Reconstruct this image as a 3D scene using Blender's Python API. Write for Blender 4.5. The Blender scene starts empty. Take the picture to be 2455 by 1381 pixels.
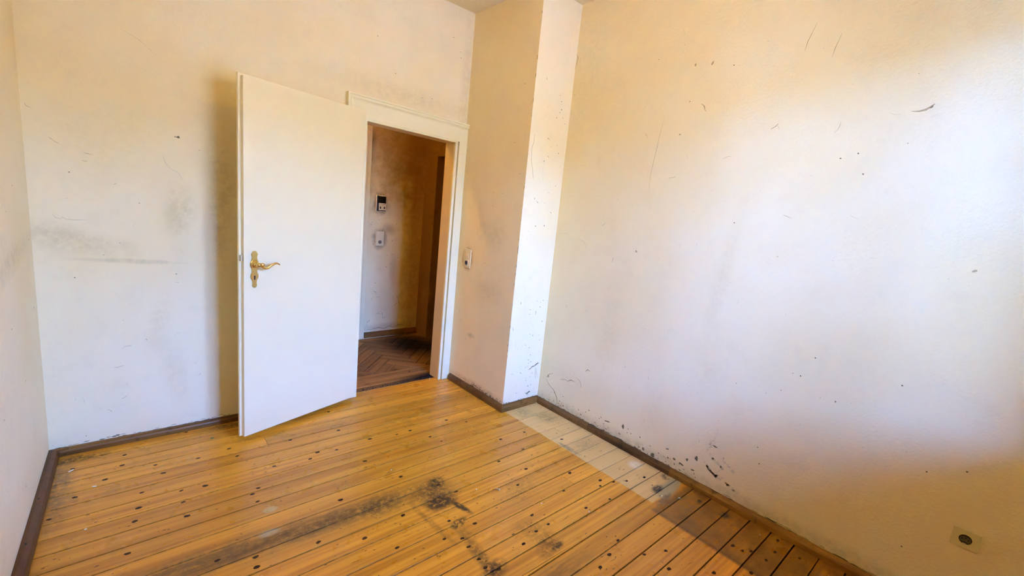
import bpy, bmesh, math, random
from mathutils import Matrix, Vector

random.seed(7)
SC = bpy.context.scene
COL = SC.collection

# ------------------------------------------------------------------ camera
FPX = 1071.86                      # focal length in pixels of the 2455 x 1381 frame
PITCH, ROLL, YAW = 0.1723, 0.1009, 0.7324
cam = bpy.data.cameras.new('camera')
cam.sensor_width = 36.0
cam.lens = 36.0 * FPX / 2455.0
cam.clip_start = 0.02
camo = bpy.data.objects.new('camera', cam)
COL.objects.link(camo)
fw = Vector((math.sin(YAW) * math.cos(PITCH), math.cos(YAW) * math.cos(PITCH), -math.sin(PITCH)))
rt = Vector((math.cos(YAW), -math.sin(YAW), 0))
up = rt.cross(fw)
r2 = math.cos(ROLL) * rt + math.sin(ROLL) * up
u2 = -math.sin(ROLL) * rt + math.cos(ROLL) * up
M = Matrix(((r2.x, u2.x, -fw.x, 0), (r2.y, u2.y, -fw.y, 0), (r2.z, u2.z, -fw.z, 1.5), (0, 0, 0, 1)))
camo.matrix_world = M
SC.camera = camo

# ------------------------------------------------------------------ room sizes (metres)
XL, XR = -0.308, 2.497          # left wall (at the far corner), right wall
YF, YB = 3.10, -0.45            # far wall, window wall
XP, YP = 2.129, 2.342           # chimney breast: side face and front face
HC = 2.945                      # ceiling
OL, OR_ = 1.30, 2.026           # door opening
YH = 4.434                      # hall wall facing the room
WX0, WX1, WZ0, WZ1 = 0.92, 2.28, 0.88, 2.62   # window opening
def left_x(y): return XL - 0.024 * (3.1 - y)

# ------------------------------------------------------------------ world, daylight, exposure
world = bpy.data.worlds.new('sky')
SC.world = world
world.use_nodes = True
wn = world.node_tree
wn.nodes.clear()
wo = wn.nodes.new('ShaderNodeOutputWorld')
wb = wn.nodes.new('ShaderNodeBackground')
sky = wn.nodes.new('ShaderNodeTexSky')
sky.sky_type = 'NISHITA'
sky.sun_disc = False
sky.sun_elevation = math.radians(48)
sky.sun_rotation = math.radians(10)      # sun stands over the far side of the house
sky.air_density = 1.0
sky.dust_density = 1.5
wb.inputs['Strength'].default_value = 8.2
wbal = wn.nodes.new('ShaderNodeMix')           # camera white balance
wbal.data_type = 'RGBA'; wbal.blend_type = 'MULTIPLY'
wbal.inputs[0].default_value = 1.0
wbal.inputs[7].default_value = (0.84, 1.27, 2.55, 1)
wn.links.new(sky.outputs['Color'], wbal.inputs[6])
wn.links.new(wbal.outputs[2], wb.inputs['Color'])
wn.links.new(wb.outputs[0], wo.inputs[0])

pl = bpy.data.lights.new('window_portal', 'AREA')
pl.shape = 'RECTANGLE'
pl.size, pl.size_y = WX1 - WX0, WZ1 - WZ0
pl.cycles.is_portal = True
po = bpy.data.objects.new('window_portal', pl)
COL.objects.link(po)
po.location = ((WX0 + WX1) / 2, YB - 0.30, (WZ0 + WZ1) / 2)
po.rotation_euler = (math.radians(90), 0, 0)     # -Z looks to +Y, into the room
LAMP_WATT = 425.0
HALL_FILL = 1100.0  # strength of the added hall bulb

vs = SC.view_settings
vs.view_transform = 'Standard'
vs.look = 'None'
vs.gamma = 1.0
vs.use_curve_mapping = False
vs.exposure = 0.0
SC.cycles.max_bounces = 6
SC.cycles.diffuse_bounces = 5
SC.cycles.use_adaptive_sampling = True
SC.cycles.adaptive_threshold = 0.28
SC.cycles.adaptive_min_samples = 14
SC.cycles.time_limit = 1150.0
SC.cycles.caustics_reflective = False
SC.cycles.caustics_refractive = False

# ------------------------------------------------------------------ mesh helpers
class MB:
    def __init__(s): s.v, s.f, s.m = [], [], []
    def add(s, vs_, fs, mi=0):
        o = len(s.v); s.v += [tuple(p) for p in vs_]
        for f in fs: s.f.append([o + i for i in f]); s.m.append(mi)
        return s
    def box(s, x0, x1, y0, y1, z0, z1, mi=0):
        return s.add([(x0, y0, z0), (x1, y0, z0), (x1, y1, z0), (x0, y1, z0),
                      (x0, y0, z1), (x1, y0, z1), (x1, y1, z1), (x0, y1, z1)],
                     [(0, 3, 2, 1), (4, 5, 6, 7), (0, 1, 5, 4), (1, 2, 6, 5), (2, 3, 7, 6), (3, 0, 4, 7)], mi)
    def prism(s, a, b, mi=0):          # two matching rings -> closed solid
        n = len(a)
        s.add(list(a) + list(b), [tuple(range(n))[::-1], tuple(range(n, 2 * n))] +
              [(i, (i + 1) % n, n + (i + 1) % n, n + i) for i in range(n)], mi)
        return s
    def rings(s, rs, mi=0, cap=True):
        n = len(rs[0]); fs = []
        for k in range(len(rs) - 1):
            for i in range(n):
                j = (i + 1) % n
                fs.append((k * n + i, k * n + j, (k + 1) * n + j, (k + 1) * n + i))
        if cap:
            fs.append(tuple(range(n))[::-1]); e = (len(rs) - 1) * n
            fs.append(tuple(range(e, e + n)))
        return s.add([p for r in rs for p in r], fs, mi)
    def lathe(s, c, axis, prof, n=20, mi=0):      # prof: (radius, height along axis)
        axis = Vector(axis).normalized()
        a = axis.orthogonal().normalized(); b = axis.cross(a)
        c = Vector(c)
        return s.rings([[c + axis * h + (a * math.cos(t) + b * math.sin(t)) * max(r, 1e-5)
                         for t in [2 * math.pi * i / n for i in range(n)]] for r, h in prof], mi)
    def tube(s, pts, rad, n=10, flat=1.0, mi=0):
        pts = [Vector(p) for p in pts]; rs = []
        for i, p in enumerate(pts):
            t = (pts[min(i + 1, len(pts) - 1)] - pts[max(i - 1, 0)]).normalized()
            a = t.cross(Vector((0, 0, 1)))
            a = a.normalized() if a.length > 1e-4 else Vector((1, 0, 0))
            b = t.cross(a)
            rs.append([p + (a * math.cos(q) * flat + b * math.sin(q)) * rad[i] for q in [2 * math.pi * k / n for k in range(n)]])
        return s.rings(rs, mi)
    def build(s, name, mats, parent=None, bevel=0.0, seg=2, smooth=False):
        me = bpy.data.meshes.new(name)
        me.from_pydata(s.v, [], s.f)
        if not isinstance(mats, (list, tuple)): mats = [mats]
        for m in mats: me.materials.append(m)
        me.polygons.foreach_set('material_index', s.m)
        bm = bmesh.new(); bm.from_mesh(me)
        if smooth or bevel: bmesh.ops.recalc_face_normals(bm, faces=bm.faces)
        if bevel:
            es = [e for e in bm.edges if len(e.link_faces) == 2 and e.calc_face_angle(0) > 0.5]
            bmesh.ops.bevel(bm, geom=es, offset=bevel, segments=seg, profile=0.6, affect='EDGES', clamp_overlap=True)
        bm.to_mesh(me); bm.free()
        if smooth: me.polygons.foreach_set('use_smooth', [True] * len(me.polygons))
        me.update()
        o = bpy.data.objects.new(name, me)
        COL.objects.link(o)
        if parent is not None: o.parent = parent
        return o

def empty(name, parent=None):
    o = bpy.data.objects.new(name, None); COL.objects.link(o)
    o.empty_display_size = 0.05
    if parent is not None: o.parent = parent
    return o
def tag(o, label, cat, group=None):
    o['label'] = label; o['category'] = cat
    if group: o['group'] = group
    return o
def struct(o, label=None):
    o['kind'] = 'structure'
    if label: o['label'] = label
    return o

# ------------------------------------------------------------------ material helpers
class NT:
    def __init__(s, name):
        s.mat = bpy.data.materials.new(name); s.mat.use_nodes = True
        s.t = s.mat.node_tree; s.t.nodes.clear()
        s.out = s.t.nodes.new('ShaderNodeOutputMaterial')
        s.b = s.t.nodes.new('ShaderNodeBsdfPrincipled')
        s.t.links.new(s.b.outputs[0], s.out.inputs[0])
        s._p = None
    def n(s, ty, **kw):
        nd = s.t.nodes.new(ty)
        for k, v in kw.items(): setattr(nd, k, v)
        return nd
    def put(s, sock, v):
        if isinstance(v, bpy.types.NodeSocket): s.t.links.new(v, sock)
        else: sock.default_value = v
    @property
    def pos(s):
        if s._p is None: s._p = s.n('ShaderNodeTexCoord').outputs['Object']
        return s._p
    def math(s, op, a, b=0.0, c=None, clamp=False):
        nd = s.n('ShaderNodeMath', operation=op, use_clamp=clamp)
        s.put(nd.inputs[0], a); s.put(nd.inputs[1], b)
        if c is not None: s.put(nd.inputs[2], c)
        return nd.outputs[0]
    def mapping(s, v, loc=(0, 0, 0), rot=(0, 0, 0), sc=(1, 1, 1), ty='POINT'):
        nd = s.n('ShaderNodeMapping', vector_type=ty)
        s.put(nd.inputs['Vector'], v)
        nd.inputs['Location'].default_value = loc
        nd.inputs['Rotation'].default_value = rot
        nd.inputs['Scale'].default_value = sc
        return nd.outputs[0]
    def noise(s, v, scale, detail=3, rough=0.55, w=None, out=0):
        nd = s.n('ShaderNodeTexNoise')
        if w is not None:
            nd.noise_dimensions = '4D'; s.put(nd.inputs['W'], w)
        s.put(nd.inputs['Vector'], v)
        nd.inputs['Scale'].default_value = scale
        nd.inputs['Detail'].default_value = detail
        nd.inputs['Roughness'].default_value = rough
        return nd.outputs[out]
    def rng(s, v, a, b, c=0.0, d=1.0, smooth=True):
        nd = s.n('ShaderNodeMapRange'); nd.interpolation_type = 'SMOOTHSTEP' if smooth else 'LINEAR'
        s.put(nd.inputs['Value'], v)
        nd.inputs['From Min'].default_value = a; nd.inputs['From Max'].default_value = b
        nd.inputs['To Min'].default_value = c; nd.inputs['To Max'].default_value = d
        return nd.outputs[0]
    def mix(s, fac, a, b, mode='MIX'):
        nd = s.n('ShaderNodeMix', data_type='RGBA', blend_type=mode)
        s.put(nd.inputs[0], fac)
        s.put(nd.inputs[6], a if isinstance(a, bpy.types.NodeSocket) else (*a, 1))
        s.put(nd.inputs[7], b if isinstance(b, bpy.types.NodeSocket) else (*b, 1))
        return nd.outputs[2]
    def ramp(s, fac, stops):
        nd = s.n('ShaderNodeValToRGB'); s.put(nd.inputs[0], fac)
        e = nd.color_ramp.elements
        while len(e) < len(stops): e.new(0.5)
        for q, (p, c) in zip(e, stops): q.position = p; q.color = (*c, 1)
        return nd.outputs[0]
    def blob(s, c, r, rot=0.0, ax='z', soft=0.5, nz=None, amp=0.6):
        # soft-edged patch: 1 in the middle, 0 outside; c centre, r radii, noise-ragged edge
        ro = {'z': (0, 0, rot), 'x': (rot, 0, 0), 'y': (0, rot, 0)}[ax]
        m = s.mapping(s.pos, c, ro, r, 'TEXTURE')
        ln = s.n('ShaderNodeVectorMath', operation='LENGTH'); s.put(ln.inputs[0], m)
        d = ln.outputs['Value']
        if nz is not None: d = s.math('MULTIPLY_ADD', nz, amp, d)
        off = amp * 0.5 if nz is not None else 0
        return s.rng(d, 1 + off - soft, 1 + off + soft * 0.4, 1.0, 0.0)
    def bump(s, h, strength=0.3, dist=0.002):
        nd = s.n('ShaderNodeBump'); nd.inputs['Strength'].default_value = strength
        nd.inputs['Distance'].default_value = dist
        s.put(nd.inputs['Height'], h); s.t.links.new(nd.outputs[0], s.b.inputs['Normal'])
    def done(s, col, rough=0.5, metal=0.0, spec=0.5):
        c = s.b.inputs['Base Color']
        if isinstance(col, bpy.types.NodeSocket): s.t.links.new(col, c)
        else: c.default_value = (*col, 1)
        s.put(s.b.inputs['Roughness'], rough)
        s.b.inputs['Metallic'].default_value = metal
        s.b.inputs['Specular IOR Level'].default_value = spec
        return s.mat

def plain(name, col, rough=0.5, metal=0.0, var=0.06, scale=30, bump=0.0, spec=0.5):
    t = NT(name)
    nz = t.noise(t.pos, scale, 1)
    c = t.mix(nz, tuple(q * (1 - var) for q in col), tuple(min(1, q * (1 + var)) for q in col))
    if bump: t.bump(t.noise(t.pos, scale * 4, 4), bump, 0.001)
    return t.done(c, rough, metal, spec)

def wall_mat(name, base, dirt, stains=(), ax='x', tone=0.28, relief=0.25, speck=0.0):
    """old distempered plaster: cream coat, patchy yellowing, stains (centre, radii, rot, soft, strength, colour)"""
    t = NT(name)
    big = t.noise(t.pos, 1.3, 2, 0.6)
    c = t.mix(t.rng(big, 0.35, 0.7), base, tuple(b * k for b, k in zip(base, (0.97, 0.93, 0.83))))
    mid = t.noise(t.pos, 7.0, 3, 0.65)
    c = t.mix(t.math('MULTIPLY', t.rng(mid, 0.52, 0.78), tone * 0.5), c, dirt)
    fine = t.noise(t.pos, 26.0, 3, 0.7) if stains else None
    for (ce, ra, ro, so, st, co) in stains:
        m = t.blob(ce, ra, ro, ax, so, mid, 0.9)
        m = t.math('MULTIPLY', m, t.rng(fine, 0.3, 0.65, 0.35 + speck, 1.0))
        c = t.mix(t.math('MULTIPLY', m, st), c, co)
    t.bump(t.noise(t.pos, 75.0, 2, 0.75), relief, 0.004)
    return t.done(c, 0.85, 0.0, 0.25)

WALL = (0.92, 0.785, 0.47)
DIRT = (0.64, 0.52, 0.25)
SMUT = (0.42, 0.34, 0.15)
TAN = (0.70, 0.55, 0.28)
RUST = (0.40, 0.22, 0.06)
mat_wall = wall_mat('wall_plaster', WALL, DIRT)
mat_wall_far = wall_mat('wall_plaster_far', WALL, DIRT, [
    ((-0.20, 3.1, 1.14), (0.26, 0.3, 0.075), 0.22, 0.9, 0.36, SMUT),
    ((0.26, 3.1, 1.30), (0.08, 0.3, 0.16), 0.1, 0.9, 0.36, SMUT),
    ((0.05, 3.1, 1.03), (0.26, 0.3, 0.014), 0.05, 0.7, 0.34, SMUT),
    ((0.15, 3.1, 0.66), (0.06, 0.3, 0.18), 0.2, 0.8, 0.35, TAN),
    ((0.22, 3.1, 0.38), (0.07, 0.3, 0.20), -0.15, 0.8, 0.35, TAN),
    ((0.46, 3.1, 1.35), (0.07, 0.3, 0.40), 0.0, 0.9, 0.45, SMUT),
    ((-0.05, 3.1, 1.65), (0.30, 0.3, 0.30), 0.0, 1.0, 0.18, DIRT),
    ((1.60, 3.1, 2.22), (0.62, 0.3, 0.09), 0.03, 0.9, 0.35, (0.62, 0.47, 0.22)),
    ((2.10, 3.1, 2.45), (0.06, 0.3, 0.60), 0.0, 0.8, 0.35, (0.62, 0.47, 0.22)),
], 'y')
mat_wall_right = wall_mat('wall_plaster_right', WALL, TAN, [
    ((XR, 1.06, 1.25), (0.3, 0.05, 0.40), 0.08, 0.9, 0.30, TAN),
    ((XR, 1.75, 0.80), (0.3, 0.10, 0.45), 0.0, 0.9, 0.22, TAN),
    ((XR, 1.35, 0.33), (0.3, 0.10, 0.25), 0.0, 0.9, 0.25, TAN),
    ((XR, 2.05, 0.30), (0.3, 0.25, 0.12), 0.3, 0.9, 0.22, TAN),
    ((XR, 1.05, 0.66), (0.3, 0.10, 0.16), 0.0, 0.9, 0.22, TAN),
    ((XR, 1.60, 0.06), (0.3, 0.95, 0.05), 0.0, 0.8, 0.45, SMUT),
    ((XR, 0.40, 0.07), (0.3, 0.60, 0.05), 0.0, 0.8, 0.40, SMUT),
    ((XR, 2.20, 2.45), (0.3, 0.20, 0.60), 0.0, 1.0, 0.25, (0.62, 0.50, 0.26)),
], 'x', relief=0.45)
mat_wall_left = wall_mat('wall_plaster_left', WALL, DIRT, [
    ((XL, 2.6, 1.1), (0.3, 0.5, 0.06), 0.1, 0.9, 0.3, SMUT)], 'x')
mat_pillar = wall_mat('wall_plaster_pillar', (0.93, 0.76, 0.44), DIRT, [
    ((XP, 2.65, 1.30), (0.05, 0.20, 0.14), 0.1, 0.9, 0.25, SMUT),
    ((XP, 2.938, 1.075), (0.05, 0.075, 0.105), 0.0, 0.45, 0.85, (0.42, 0.30, 0.13)),
    ((XP, 2.81, 0.465), (0.05, 0.05, 0.022), 0.0, 0.8, 0.55, SMUT),
    ((XP, 2.64, 0.86), (0.05, 0.22, 0.10), 0.0, 0.9, 0.22, SMUT),
    ((XP, 2.70, 0.07), (0.05, 0.42, 0.035), 0.0, 0.8, 0.6, RUST),
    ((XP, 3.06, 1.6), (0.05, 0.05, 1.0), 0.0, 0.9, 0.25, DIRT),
], 'x')
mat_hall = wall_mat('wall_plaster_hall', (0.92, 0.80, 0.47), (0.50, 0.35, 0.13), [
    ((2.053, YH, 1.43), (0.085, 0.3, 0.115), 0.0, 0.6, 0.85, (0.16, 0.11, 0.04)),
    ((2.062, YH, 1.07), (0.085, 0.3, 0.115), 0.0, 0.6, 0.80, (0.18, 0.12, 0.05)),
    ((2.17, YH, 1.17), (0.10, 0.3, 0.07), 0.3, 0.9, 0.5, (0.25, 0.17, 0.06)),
    ((2.50, YH, 1.2), (0.17, 0.3, 2.0), 0.0, 0.7, 0.80, (0.36, 0.17, 0.03)),  # shadow of the doorway jamb, painted as a brown upright band
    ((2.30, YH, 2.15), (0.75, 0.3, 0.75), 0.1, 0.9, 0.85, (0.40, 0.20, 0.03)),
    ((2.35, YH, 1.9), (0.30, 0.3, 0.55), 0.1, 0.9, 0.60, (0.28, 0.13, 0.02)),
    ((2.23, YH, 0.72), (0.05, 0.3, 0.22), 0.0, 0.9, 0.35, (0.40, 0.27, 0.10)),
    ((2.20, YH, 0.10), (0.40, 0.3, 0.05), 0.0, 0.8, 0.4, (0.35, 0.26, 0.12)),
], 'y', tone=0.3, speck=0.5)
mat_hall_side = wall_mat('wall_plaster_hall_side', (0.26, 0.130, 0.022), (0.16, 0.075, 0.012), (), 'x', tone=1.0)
mat_mark = plain('wall_mark_dark', (0.17, 0.135, 0.065), 0.9)
mat_mark2 = plain('wall_mark_tan', (0.50, 0.37, 0.17), 0.9)
mat_mark3 = plain('wall_mark_grey', (0.74, 0.63, 0.36), 0.9)
mat_seam = plain('wall_seam', (0.93, 0.86, 0.56), 0.8)
mat_ceiling = wall_mat('ceiling_paint', (0.88, 0.74, 0.42), DIRT)
mat_white = plain('white_paint', (0.90, 0.775, 0.445), 0.35, var=0.02, scale=8)
mat_casing = plain('casing_paint', (0.89, 0.79, 0.455), 0.4, var=0.03, scale=8)
mat_jamb = plain('jamb_paint_shaded', (0.80, 0.58, 0.25), 0.45, var=0.05, scale=10)  # same white paint as the casing, its shade put into the tan
mat_brass = plain('brass', (0.76, 0.58, 0.20), 0.26, 1.0, var=0.05)
mat_steel = plain('steel', (0.60, 0.52, 0.36), 0.35, 1.0)
mat_black = plain('black', (0.008, 0.008, 0.008), 0.5)
mat_cream = plain('cream_plastic', (0.84, 0.72, 0.40), 0.35, var=0.03)
mat_wplas = plain('white_plastic', (0.84, 0.78, 0.50), 0.35, var=0.03)
mat_tanplas = plain('aged_plastic', (0.70, 0.58, 0.26), 0.4, var=0.04)
mat_socket_dark = plain('socket_dark', (0.035, 0.035, 0.045), 0.4)
mat_screen = plain('screen', (0.012, 0.012, 0.014), 0.15)
mat_dirt = plain('dark_gap', (0.020, 0.010, 0.004), 0.9, spec=0.1)
mat_crumb = plain('plaster_crumb', (0.92, 0.86, 0.60), 0.8)

def wood_base(t, sx, sy, w, dark, light, k=1.0):
    cz = t.n('ShaderNodeCombineXYZ'); t.put(cz.inputs[2], w)
    va = t.n('ShaderNodeVectorMath', operation='ADD'); t.put(va.inputs[0], t.pos); t.put(va.inputs[1], cz.outputs[0])
    g = t.noise(t.mapping(va.outputs[0], sc=(sx * 1.2, sy * 55, 8)), 1.0, 3, 0.62)
    g2 = t.noise(t.mapping(va.outputs[0], sc=(sx * 0.8, sy * 16, 3)), 1.0, 2, 0.6)
    s_ = t.math('ADD', t.math('MULTIPLY', g, 0.55), t.math('MULTIPLY', g2, 0.45))
    return t.ramp(t.rng(s_, 0.30, 0.70), [(0.0, dark), (0.5, tuple((a + b) / 2 * 1.04 for a, b in zip(dark, light))), (1.0, light)]), s_

# varnished pine boards with the wear of the photograph
PITCH_B, Y0_B, TILT = 0.1065, 3.0045, 0.0070     # board pitch, first joint, slight skew
def floor_mat():
    t = NT('pine_boards')
    info = t.n('ShaderNodeObjectInfo')
    rnd = info.outputs['Random']
    w = t.math('MULTIPLY', rnd, 40.0)
    c, g = wood_base(t, 1.0, 1.0, w, (0.56, 0.200, 0.010), (0.92, 0.405, 0.030))
    tint = t.rng(rnd, 0.0, 1.0, 0.84, 1.10, False)
    cv = t.n('ShaderNodeCombineColor'); [t.put(cv.inputs[i], tint) for i in range(3)]
    c = t.mix(1.0, c, cv.outputs[0], 'MULTIPLY')
    sx = t.n('ShaderNodeSeparateXYZ'); t.put(sx.inputs[0], t.pos)
    X, Y = sx.outputs[0], sx.outputs[1]
    nz = t.noise(t.pos, 9.0, 3, 0.65)
    nf = t.noise(t.pos, 38.0, 3, 0.7)
    streak = t.noise(t.mapping(t.pos, sc=(6, 40, 1)), 1.0, 3, 0.7)
    # dirt trodden into the joints between the boards
    v = t.math('FRACT', t.math('MULTIPLY', t.math('SUBTRACT', t.math('MULTIPLY_ADD', X, -TILT, Y), Y0_B - 40 * PITCH_B), 1.0 / PITCH_B))
    v = t.math('MINIMUM', v, t.math('SUBTRACT', 1.0, v))
    c = t.mix(t.math('MULTIPLY', t.rng(v, 0.010, 0.055, 1.0, 0.0), t.rng(nf, 0.35, 0.65, 0.10, 0.62)), c, (0.13, 0.052, 0.006))
    # boards bleached bare along the right wall, where something stood (straight edge)
    bx = t.rng(t.math('MULTIPLY_ADD', nf, 0.012, X), 2.150, 2.158)
    by = t.rng(t.math('MULTIPLY_ADD', nf, 0.02, t.math('MULTIPLY_ADD', X, -0.02, Y)), 1.030, 1.038)
    bare = t.math('MULTIPLY', bx, by)
    c = t.mix(bare, c, t.mix(g, (0.62, 0.335, 0.08), (0.95, 0.61, 0.205)))
    # boards darkened further along that wall
    dx = t.rng(X, 2.085, 2.105)
    dy = t.math('SUBTRACT', 1.0, t.rng(t.math('MULTIPLY_ADD', nf, 0.03, Y), 1.03, 1.07))
    dark = t.math('MULTIPLY', dx, dy)
    c = t.mix(t.math('MULTIPLY', dark, t.rng(nz, 0.25, 0.75, 0.55, 0.95)), c, (0.20, 0.085, 0.012))
    edge = t.math('MULTIPLY', t.rng(X, 2.075, 2.10), t.math('SUBTRACT', 1.0, t.rng(X, 2.10, 2.13)))
    c = t.mix(t.math('MULTIPLY', t.math('MULTIPLY', edge, dy), 0.6), c, (0.12, 0.055, 0.014))
    BLK, GREY, BRN = (0.035, 0.018, 0.003), (0.17, 0.095, 0.022), (0.14, 0.062, 0.007)
    worn = 0.0
    def stain(ce, ra, ro, so, st, co, tex, lo=0.30, hi=0.62, amp=0.7):
        nonlocal c, worn
        m = t.blob((ce[0], ce[1], 0), (ra[0], ra[1], 1), ro, 'z', so, nz, amp)
        m = t.math('MULTIPLY', m, t.rng(tex, lo, hi, 0.10, 1.0))
        f_ = t.math('MULTIPLY', m, st)
        c = t.mix(f_, c, co)
        if co in (BLK, GREY, BRN): worn = t.math('MAXIMUM', f_, worn)
    stain((0.47, 1.875), (0.62, 0.090), -0.055, 0.9, 0.80, GREY, streak)
    stain((0.62, 1.865), (0.52, 0.060), -0.045, 0.9, 0.75, BRN, nf)
    stain((0.12, 1.91), (0.40, 0.075), -0.05, 0.9, 0.6, GREY, nf)
    stain((0.93, 1.845), (0.24, 0.085), 0.0, 0.9, 0.85, BRN, nf)
    stain((1.20, 1.79), (0.13, 0.14), 0.3, 0.8, 0.92, BRN, nf, 0.25, 0.6)
    stain((1.26, 1.85), (0.055, 0.05), 0.5, 0.6, 0.9, BLK, nf)
    stain((1.185, 1.70), (0.10, 0.055), 0.0, 0.5, 0.92, BLK, nf, 0.25, 0.55)
    stain((1.255, 1.61), (0.020, 0.085), 0.25, 0.6, 0.95, BLK, nf, 0.25, 0.5)
    stain((1.18, 1.52), (0.06, 0.025), 0.3, 0.6, 0.9, BLK, nf, 0.45, 0.55)
    stain((1.14, 1.30), (0.035, 0.22), -0.12, 0.8, 0.75, BRN, nf)
    stain((1.07, 1.60), (0.02, 0.22), 0.10, 0.7, 0.5, BRN, nf)
    stain((1.14, 1.20), (0.08, 0.05), 0.4, 0.7, 0.85, BLK, nf)
    stain((1.43, 1.17), (0.09, 0.05), 0.5, 0.7, 0.75, BRN, nf)
    stain((1.47, 1.145), (0.05, 0.022), 0.2, 0.6, 0.85, BLK, nf, 0.35, 0.6)
    stain((1.45, 1.27), (0.09, 0.12), 0.3, 0.9, 0.45, BRN, nf)
    stain((1.33, 1.03), (0.25, 0.06), 0.0, 0.8, 0.7, GREY, streak)
    stain((1.60, 1.55), (0.16, 0.10), 0.5, 0.9, 0.35, BRN, nf)
    stain((2.37, 2.10), (0.10, 0.13), 0.3, 0.9, 0.60, (0.240, 0.167, 0.055), nf)
    stain((2.25, 2.25), (0.10, 0.08), 0.3, 0.9, 0.60, (0.260, 0.186, 0.060), nf)
    stain((2.31, 1.68), (0.13, 0.09), 0.3, 0.9, 0.45, (0.260, 0.186, 0.060), nf)
    stain((2.172, 1.70), (0.022, 0.10), 0.0, 0.5, 0.8, (0.280, 0.205, 0.075), nf)
    stain((2.36, 1.085), (0.16, 0.045), 0.18, 0.4, 0.95, (0.450, 0.344, 0.135), nz, 0.0, 0.3)
    stain((2.29, 1.12), (0.055, 0.028), 0.1, 0.6, 0.95, (0.060, 0.051, 0.028), nf, 0.30, 0.5)
    stain((2.24, 1.045), (0.10, 0.02), 0.1, 0.6, 0.8, (0.100, 0.074, 0.030), nf, 0.35, 0.55)
    stain((2.455, 1.16), (0.05, 0.03), 0.1, 0.6, 0.8, (0.100, 0.074, 0.030), nf, 0.35, 0.55)
    stain((2.40, 1.345), (0.055, 0.045), 0.2, 0.8, 0.75, (0.92, 0.82, 0.50), nz, 0.2, 0.6)
    stain((2.40, 0.78), (0.035, 0.03), 0.2, 0.6, 0.95, (0.050, 0.037, 0.015), nf, 0.3, 0.5)
    stain((2.40, 0.92), (0.018, 0.012), 0.2, 0.5, 0.9, (0.030, 0.019, 0.005), nf, 0.1, 0.4)
    stain((2.30, 0.55), (0.12, 0.02), 0.0, 0.9, 0.6, BRN, nf)
    stain((-0.26, 2.75), (0.06, 0.38), 0.0, 0.9, 0.75, (0.130, 0.102, 0.040), nf)
    stain((-0.20, 3.02), (0.14, 0.05), 0.0, 0.8, 0.8, BLK, nf, 0.35, 0.6)
    stain((0.45, 1.93), (0.05, 0.022), 0.0, 0.5, 0.85, (0.500, 0.353, 0.150), nf, 0.2, 0.5)
    stain((0.492, 2.088), (0.035, 0.022), 0.0, 0.3, 0.8, (0.660, 0.419, 0.130), nf, 0.0, 0.2, 0.2)
    stain((0.52, 3.04), (0.22, 0.05), 0.0, 0.9, 0.8, BLK, nf, 0.25, 0.6)
    wear = t.rng(nz, 0.35, 0.7)
    rough = t.math('MULTIPLY_ADD', wear, 0.10, 0.27)
    rough = t.math('MULTIPLY_ADD', bare, 0.28, rough)
    rough = t.math('MULTIPLY_ADD', worn, 0.40, rough)
    t.bump(g, 0.16, 0.002)
    return t.done(c, rough, 0.0, 0.42)
mat_floor = floor_mat()
mat_knot = plain('pine_knot', (0.050, 0.018, 0.003), 0.6, var=0.5, scale=150, spec=0.2)
mat_fleck = plain('pine_fleck', (0.19, 0.070, 0.008), 0.5, var=0.4, scale=120, spec=0.3)

def dark_wood(name, dark, light, sx, sy, rough=0.4):
    t = NT(name)
    rnd = t.n('ShaderNodeObjectInfo').outputs['Random']
    c, g = wood_base(t, sx, sy, t.math('MULTIPLY', rnd, 30.0), dark, light)
    tint = t.rng(rnd, 0.0, 1.0, 0.75, 1.2, False)
    cv = t.n('ShaderNodeCombineColor'); [t.put(cv.inputs[i], tint) for i in range(3)]
    c = t.mix(1.0, c, cv.outputs[0], 'MULTIPLY')
    gr = t.noise(t.pos, 14.0, 5, 0.7)
    c = t.mix(t.rng(gr, 0.52, 0.72, 0, 0.7), c, tuple(q * 0.35 for q in dark))
    t.bump(g, 0.3, 0.002)
    return t.done(c, rough, 0.0, 0.3)
mat_bb_x = dark_wood('baseboard_wood_x', (0.085, 0.034, 0.006), (0.27, 0.118, 0.020), 1.0, 1.6)
mat_bb_y = dark_wood('baseboard_wood_y', (0.085, 0.037, 0.008), (0.26, 0.125, 0.030), 14.0, 0.06)
mat_bb_left = dark_wood('baseboard_wood_left', (0.075, 0.026, 0.005), (0.21, 0.080, 0.015), 14.0, 0.06)
mat_bb_oak = dark_wood('baseboard_wood_oak', (0.13, 0.052, 0.006), (0.40, 0.18, 0.022), 14.0, 0.06)

def parquet_mat(name, ang):
    t = NT(name)
    rnd = t.n('ShaderNodeObjectInfo').outputs['Random']
    p = t.mapping(t.pos, rot=(0, 0, ang))
    t._p = p
    c, g = wood_base(t, 1.0, 1.0, t.math('MULTIPLY', rnd, 30.0), (0.17, 0.075, 0.014), (0.40, 0.20, 0.050))
    tint = t.rng(rnd, 0.0, 1.0, 0.6, 1.3, False)
    cv = t.n('ShaderNodeCombineColor'); [t.put(cv.inputs[i], tint) for i in range(3)]
    c = t.mix(1.0, c, cv.outputs[0], 'MULTIPLY')
    t._p = None
    gr = t.noise(t.pos, 5.0, 5, 0.7)
    c = t.mix(t.rng(gr, 0.54, 0.74, 0, 0.6), c, (0.03, 0.016, 0.005))
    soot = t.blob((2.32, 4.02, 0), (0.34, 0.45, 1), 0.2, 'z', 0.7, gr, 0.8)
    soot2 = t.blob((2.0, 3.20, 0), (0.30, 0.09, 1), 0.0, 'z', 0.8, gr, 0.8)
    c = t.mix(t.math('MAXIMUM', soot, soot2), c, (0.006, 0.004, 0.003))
    t.bump(g, 0.25, 0.002)
    return t.done(c, 0.6, 0.0, 0.25)
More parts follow.
